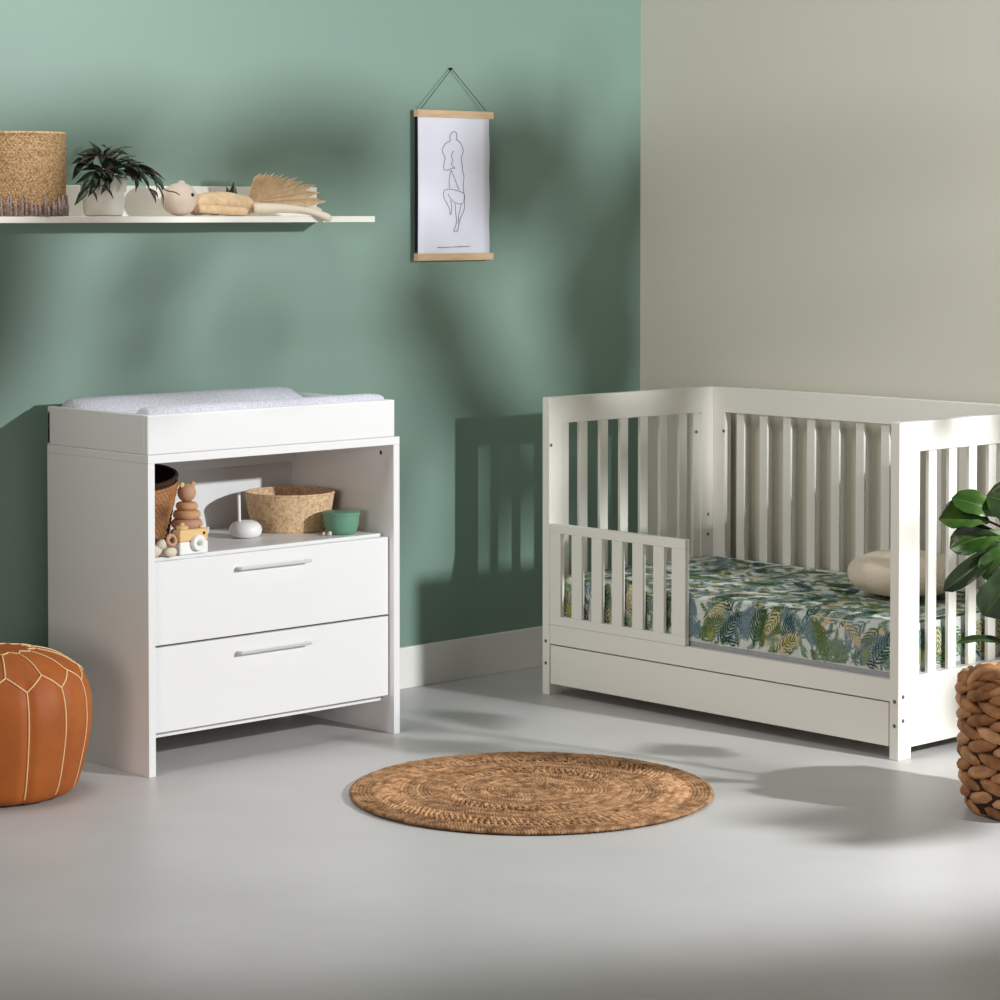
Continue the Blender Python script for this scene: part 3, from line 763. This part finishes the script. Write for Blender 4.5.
FB = BC + Vector((.0, .0, .30))
fg = thing('fiddle_leaf_fig', (BC.x, BC.y, .302), 'fiddle leaf fig with broad glossy green leaves growing in woven basket', 'plant')
MB().lathe([(.0, .303), (.172, .302)], BC, 40, cap0=False, cap1=False).build('soil', M_soil, fg)
b = MB(); trunk = crom([BC + Vector(p) for p in ((0, 0, .30), (-.012, .01, .45), (.006, .0, .60), (.01, .0, .76), (.03, -.01, .90))], 6)
b.tube(trunk, [.011 - .0002 * i for i in range(len(trunk))], 10)
leaves = [((-1.045, -2.285, .66), (-1.139, -2.252, .711), (-1.228, -2.168, .722), (-.5, -.55, .75), .105, 0),
          ((-1.035, -2.290, .68), (-1.120, -2.262, .725), (-1.205, -2.190, .770), (-.3, -.9, .35), .075, 0),
          ((-1.035, -2.290, .64), (-1.105, -2.272, .665), (-1.205, -2.195, .680), (-.6, -.7, -.2), .075, 1),
          ((-1.035, -2.290, .62), (-1.090, -2.290, .650), (-1.165, -2.240, .600), (-.6, -.7, .1), .085, 1),
          ((-1.035, -2.290, .58), (-1.075, -2.310, .600), (-1.130, -2.280, .520), (-.6, -.7, .3), .095, 0),
          ((-1.035, -2.290, .72), (-1.070, -2.300, .74), (-1.115, -2.270, .700), (-.5, -.8, .3), .085, 0),
          ((-1.03, -2.295, .72), (-1.06, -2.32, .735), (-1.148, -2.250, .775), (-.5, -.8, .2), .115, 1),
          ((-1.04, -2.290, .64), (-1.12, -2.272, .68), (-1.212, -2.188, .650), (-.4, -.7, .6), .095, 0),
          ((-1.035, -2.295, .66), (-1.095, -2.290, .675), (-1.222, -2.178, .545), (-.62, -.55, .2), .062, 1),
          ((-1.035, -2.30, .62), (-1.085, -2.305, .625), (-1.160, -2.252, .485), (-.45, -.85, .25), .125, 1),
          ((-1.035, -2.30, .66), (-1.11, -2.30, .66), (-1.16, -2.25, .575), (-.4, -.85, .4), .10, 0),
          ((-1.035, -2.29, .40), (-1.085, -2.297, .40), (-1.195, -2.20, .425), (-.1, -.4, .9), .040, 1),
          ((-1.035, -2.29, .38), (-1.08, -2.310, .40), (-1.118, -2.285, .475), (-.6, -.7, .2), .058, 1),
          ((-1.03, -2.28, .70), (-.98, -2.24, .74), (-.86, -2.20, .78), (.2, -.3, .9), .11, 0),
          ((-1.03, -2.28, .60), (-.98, -2.33, .62), (-.86, -2.40, .60), (.1, -.3, .9), .11, 1),
          ((-1.02, -2.28, .80), (-1.0, -2.35, .84), (-1.0, -2.46, .87), (0, -.2, .9), .11, 0),
          ((-1.0, -2.28, .86), (-.99, -2.25, .92), (-.90, -2.22, 1.02), (.2, -.6, .7), .11, 0),
          ((-1.03, -2.28, .50), (-.98, -2.22, .52), (-.87, -2.16, .50), (.1, -.3, .9), .10, 1)]
for i, (p0, p1, p2, nr, w, mi) in enumerate(leaves):
    b.tube([p0, (Vector(p0) + Vector(p1)) / 2 + Vector((0, 0, .004)), p1], .003, 6)
b.build('stem', M_bark, fg, smooth=True)
for i, (p0, p1, p2, nr, w, mi) in enumerate(leaves):
    b = MB(); leaf_mesh(b, p1, p2, nr, w, 0, curl=.10, fold=.16, shape='fig', n=14, m=4, sag=.06, ripple=.05, seed=i)
    ax = Vector(p2) - Vector(p1)
    # midrib as a ridge following the leaf's own centre line
    K = 9; rib = [Vector(b.v[r * K + 4]) for r in range(15)]
    nn = Vector(nr); nn = (nn - ax.normalized() * nn.dot(ax.normalized())).normalized()
    b.tube([q + nn * .0004 for q in rib], [.0016 - .00008 * r for r in range(15)], 5, mi=1)
    o = b.build('leaf', [M_figd if mi else M_fig, M_vein], fg, smooth=True)

# ------------------------------------------------------------------ added plant outside the frame, leaves set to block the lamp
LP = Vector((-.45, -4.8, 1.95))
# shade targets on the back wall: (x, z, half-length, half-width, angle) -> leaves that throw them
GOBO = [(-.90, 1.12, .27, .17, -.95), (-.72, .84, .24, .15, -.5), (-.16, 1.00, .36, .22, 1.4), (-.56, 1.60, .28, .24, .4), (-.02, 1.48, .30, .13, 1.5), (-.30, 1.30, .3, .10, 1.1),
        (-.52, .60, .28, .15, .15), (-.22, .45, .24, .18, 1.2), (-.70, .42, .26, .09, 1.45), (-.16, -.05, .30, .17, 1.4), (-.42, -.28, .36, .2, .15), (-.15, -.5, .3, .2, 1.4), (-.36, -.86, .36, .18, .1),
        (-1.86, -1.43, .50, .19, .03), (-2.2, -1.62, .5, .17, .03), (-1.50, -.86, .26, .05, .25), (-1.75, -1.05, .26, .045, .1), (-2.52, 1.28, .44, .22, 1.35), (-2.2, -1.33, .3, .11, .1), (-.08, .26, .2, .12, .1), (-1.66, 1.55, .2, .09, -.2), (-1.22, 1.62, .2, .10, .6),
        (-2.02, .98, .14, .06, .3), (-1.62, 1.12, .10, .05, 1.2), (-.93, -.16, .10, .07, 1.2), (-1.98, 1.26, .26, .08, .9), (-1.42, 1.66, .36, .13, .05), (-2.15, 1.62, .3, .12, .2), (-1.12, .62, .22, .06, 1.35)]
TP = Vector((-.40, -3.55, 0))
tp = thing('gobo_plant', TP, 'added unseen broad-leaved plant in a white pot, shading the room from the lamp', 'plant')
MB().lathe([(.12, .001), (.15, .02), (.17, .28), (.175, .30), (.16, .30), (.158, .27)], TP, 40, cap1=False).build('pot', M_pot, tp, smooth=True)
MB().lathe([(.0, .272), (.158, .271)], TP, 32, cap0=False, cap1=False).build('soil', M_soil, tp)
stm = MB(); stm.tube(crom([TP + Vector(p) for p in ((0, 0, .26), (.02, .02, .8), (-.02, 0, 1.3), (0, .02, 1.95))], 6), [.016 - .0004 * i for i in range(19)], 10)
for (x, z, hl, hw, an) in GOBO:
    W = Vector((x, 0, z)); t = .27; c = LP + (W - LP) * t
    d = Vector((math.cos(an), 0, math.sin(an)))
    a, e = c - d * hl * t, c + d * hl * t
    if (a - TP).xy.length > (e - TP).xy.length: a, e = e, a
    b = MB(); leaf_mesh(b, a, e, (.1, -1, .1), hw * 2 * t, 0, curl=.04, fold=.08, shape='round', n=10, m=3)
    b.build('leaf', M_figd, tp, smooth=True)
    stm.tube([Vector((TP.x, TP.y + .015, max(.5, min(1.9, a.z - .05)))), (Vector((TP.x, TP.y, a.z)) + a) / 2, a], .003, 5)
stm.build('stem', M_bark, tp, smooth=True)

# ------------------------------------------------------------------ light
def area(name, loc, target, size, power, col=(1, 1, 1), sy=None):
    l = bpy.data.lights.new(name, 'AREA'); l.energy = power; l.color = col; l.size = size
    if sy: l.shape = 'RECTANGLE'; l.size_y = sy
    o = bpy.data.objects.new(name, l); COL.objects.link(o); o.location = loc
    o.rotation_euler = (Vector(target) - Vector(loc)).to_track_quat('-Z', 'Y').to_euler(); return o
l = bpy.data.lights.new('key_spot_lamp', 'SPOT'); l.energy = 800; l.spot_size = math.radians(74); l.spot_blend = .45; l.shadow_soft_size = .055; l.color = (.94, .98, 1)
o = bpy.data.objects.new('key_spot_lamp', l); COL.objects.link(o); o.location = LP
o.rotation_euler = (Vector((-1.6, 0, .75)) - LP).to_track_quat('-Z', 'Y').to_euler()
area('overhead_fill', (-2.8, -.8, 2.9), (0, -2.75, .4), 1.2, 36, (1, .99, .98))  # added fill, turned away from the back wall to lift crib and beige wall
area('left_fill', (-8.0, -4.2, 1.2), (-1, -2.2, .5), 1.6, 88, (1, .88, .79))  # added warm fill for the left-facing sides
w = bpy.data.worlds.new('World'); S.world = w; w.use_nodes = True
w.node_tree.nodes['Background'].inputs[0].default_value = (1, .96, .9, 1); w.node_tree.nodes['Background'].inputs[1].default_value = .006

# ------------------------------------------------------------------ camera
cam = bpy.data.cameras.new('camera'); co = bpy.data.objects.new('camera', cam); COL.objects.link(co); S.camera = co
cam.sensor_width = 36; cam.sensor_fit = 'HORIZONTAL'; cam.lens = 2632.07 / 1000 * 36; cam.shift_y = (304.95 - 500) / 1000; cam.clip_end = 60
yaw, pit = math.radians(43.2964), math.radians(2.0)
co.location = (-6.3349, -6.0437, 1.455)
Fv = Vector((math.sin(yaw) * math.cos(pit), math.cos(yaw) * math.cos(pit), -math.sin(pit)))
co.rotation_euler = Fv.to_track_quat('-Z', 'Y').to_euler()
vs_ = S.view_settings; vs_.view_transform = 'Standard'; vs_.look = 'None'; vs_.exposure = 0; vs_.gamma = 1; vs_.use_curve_mapping = False
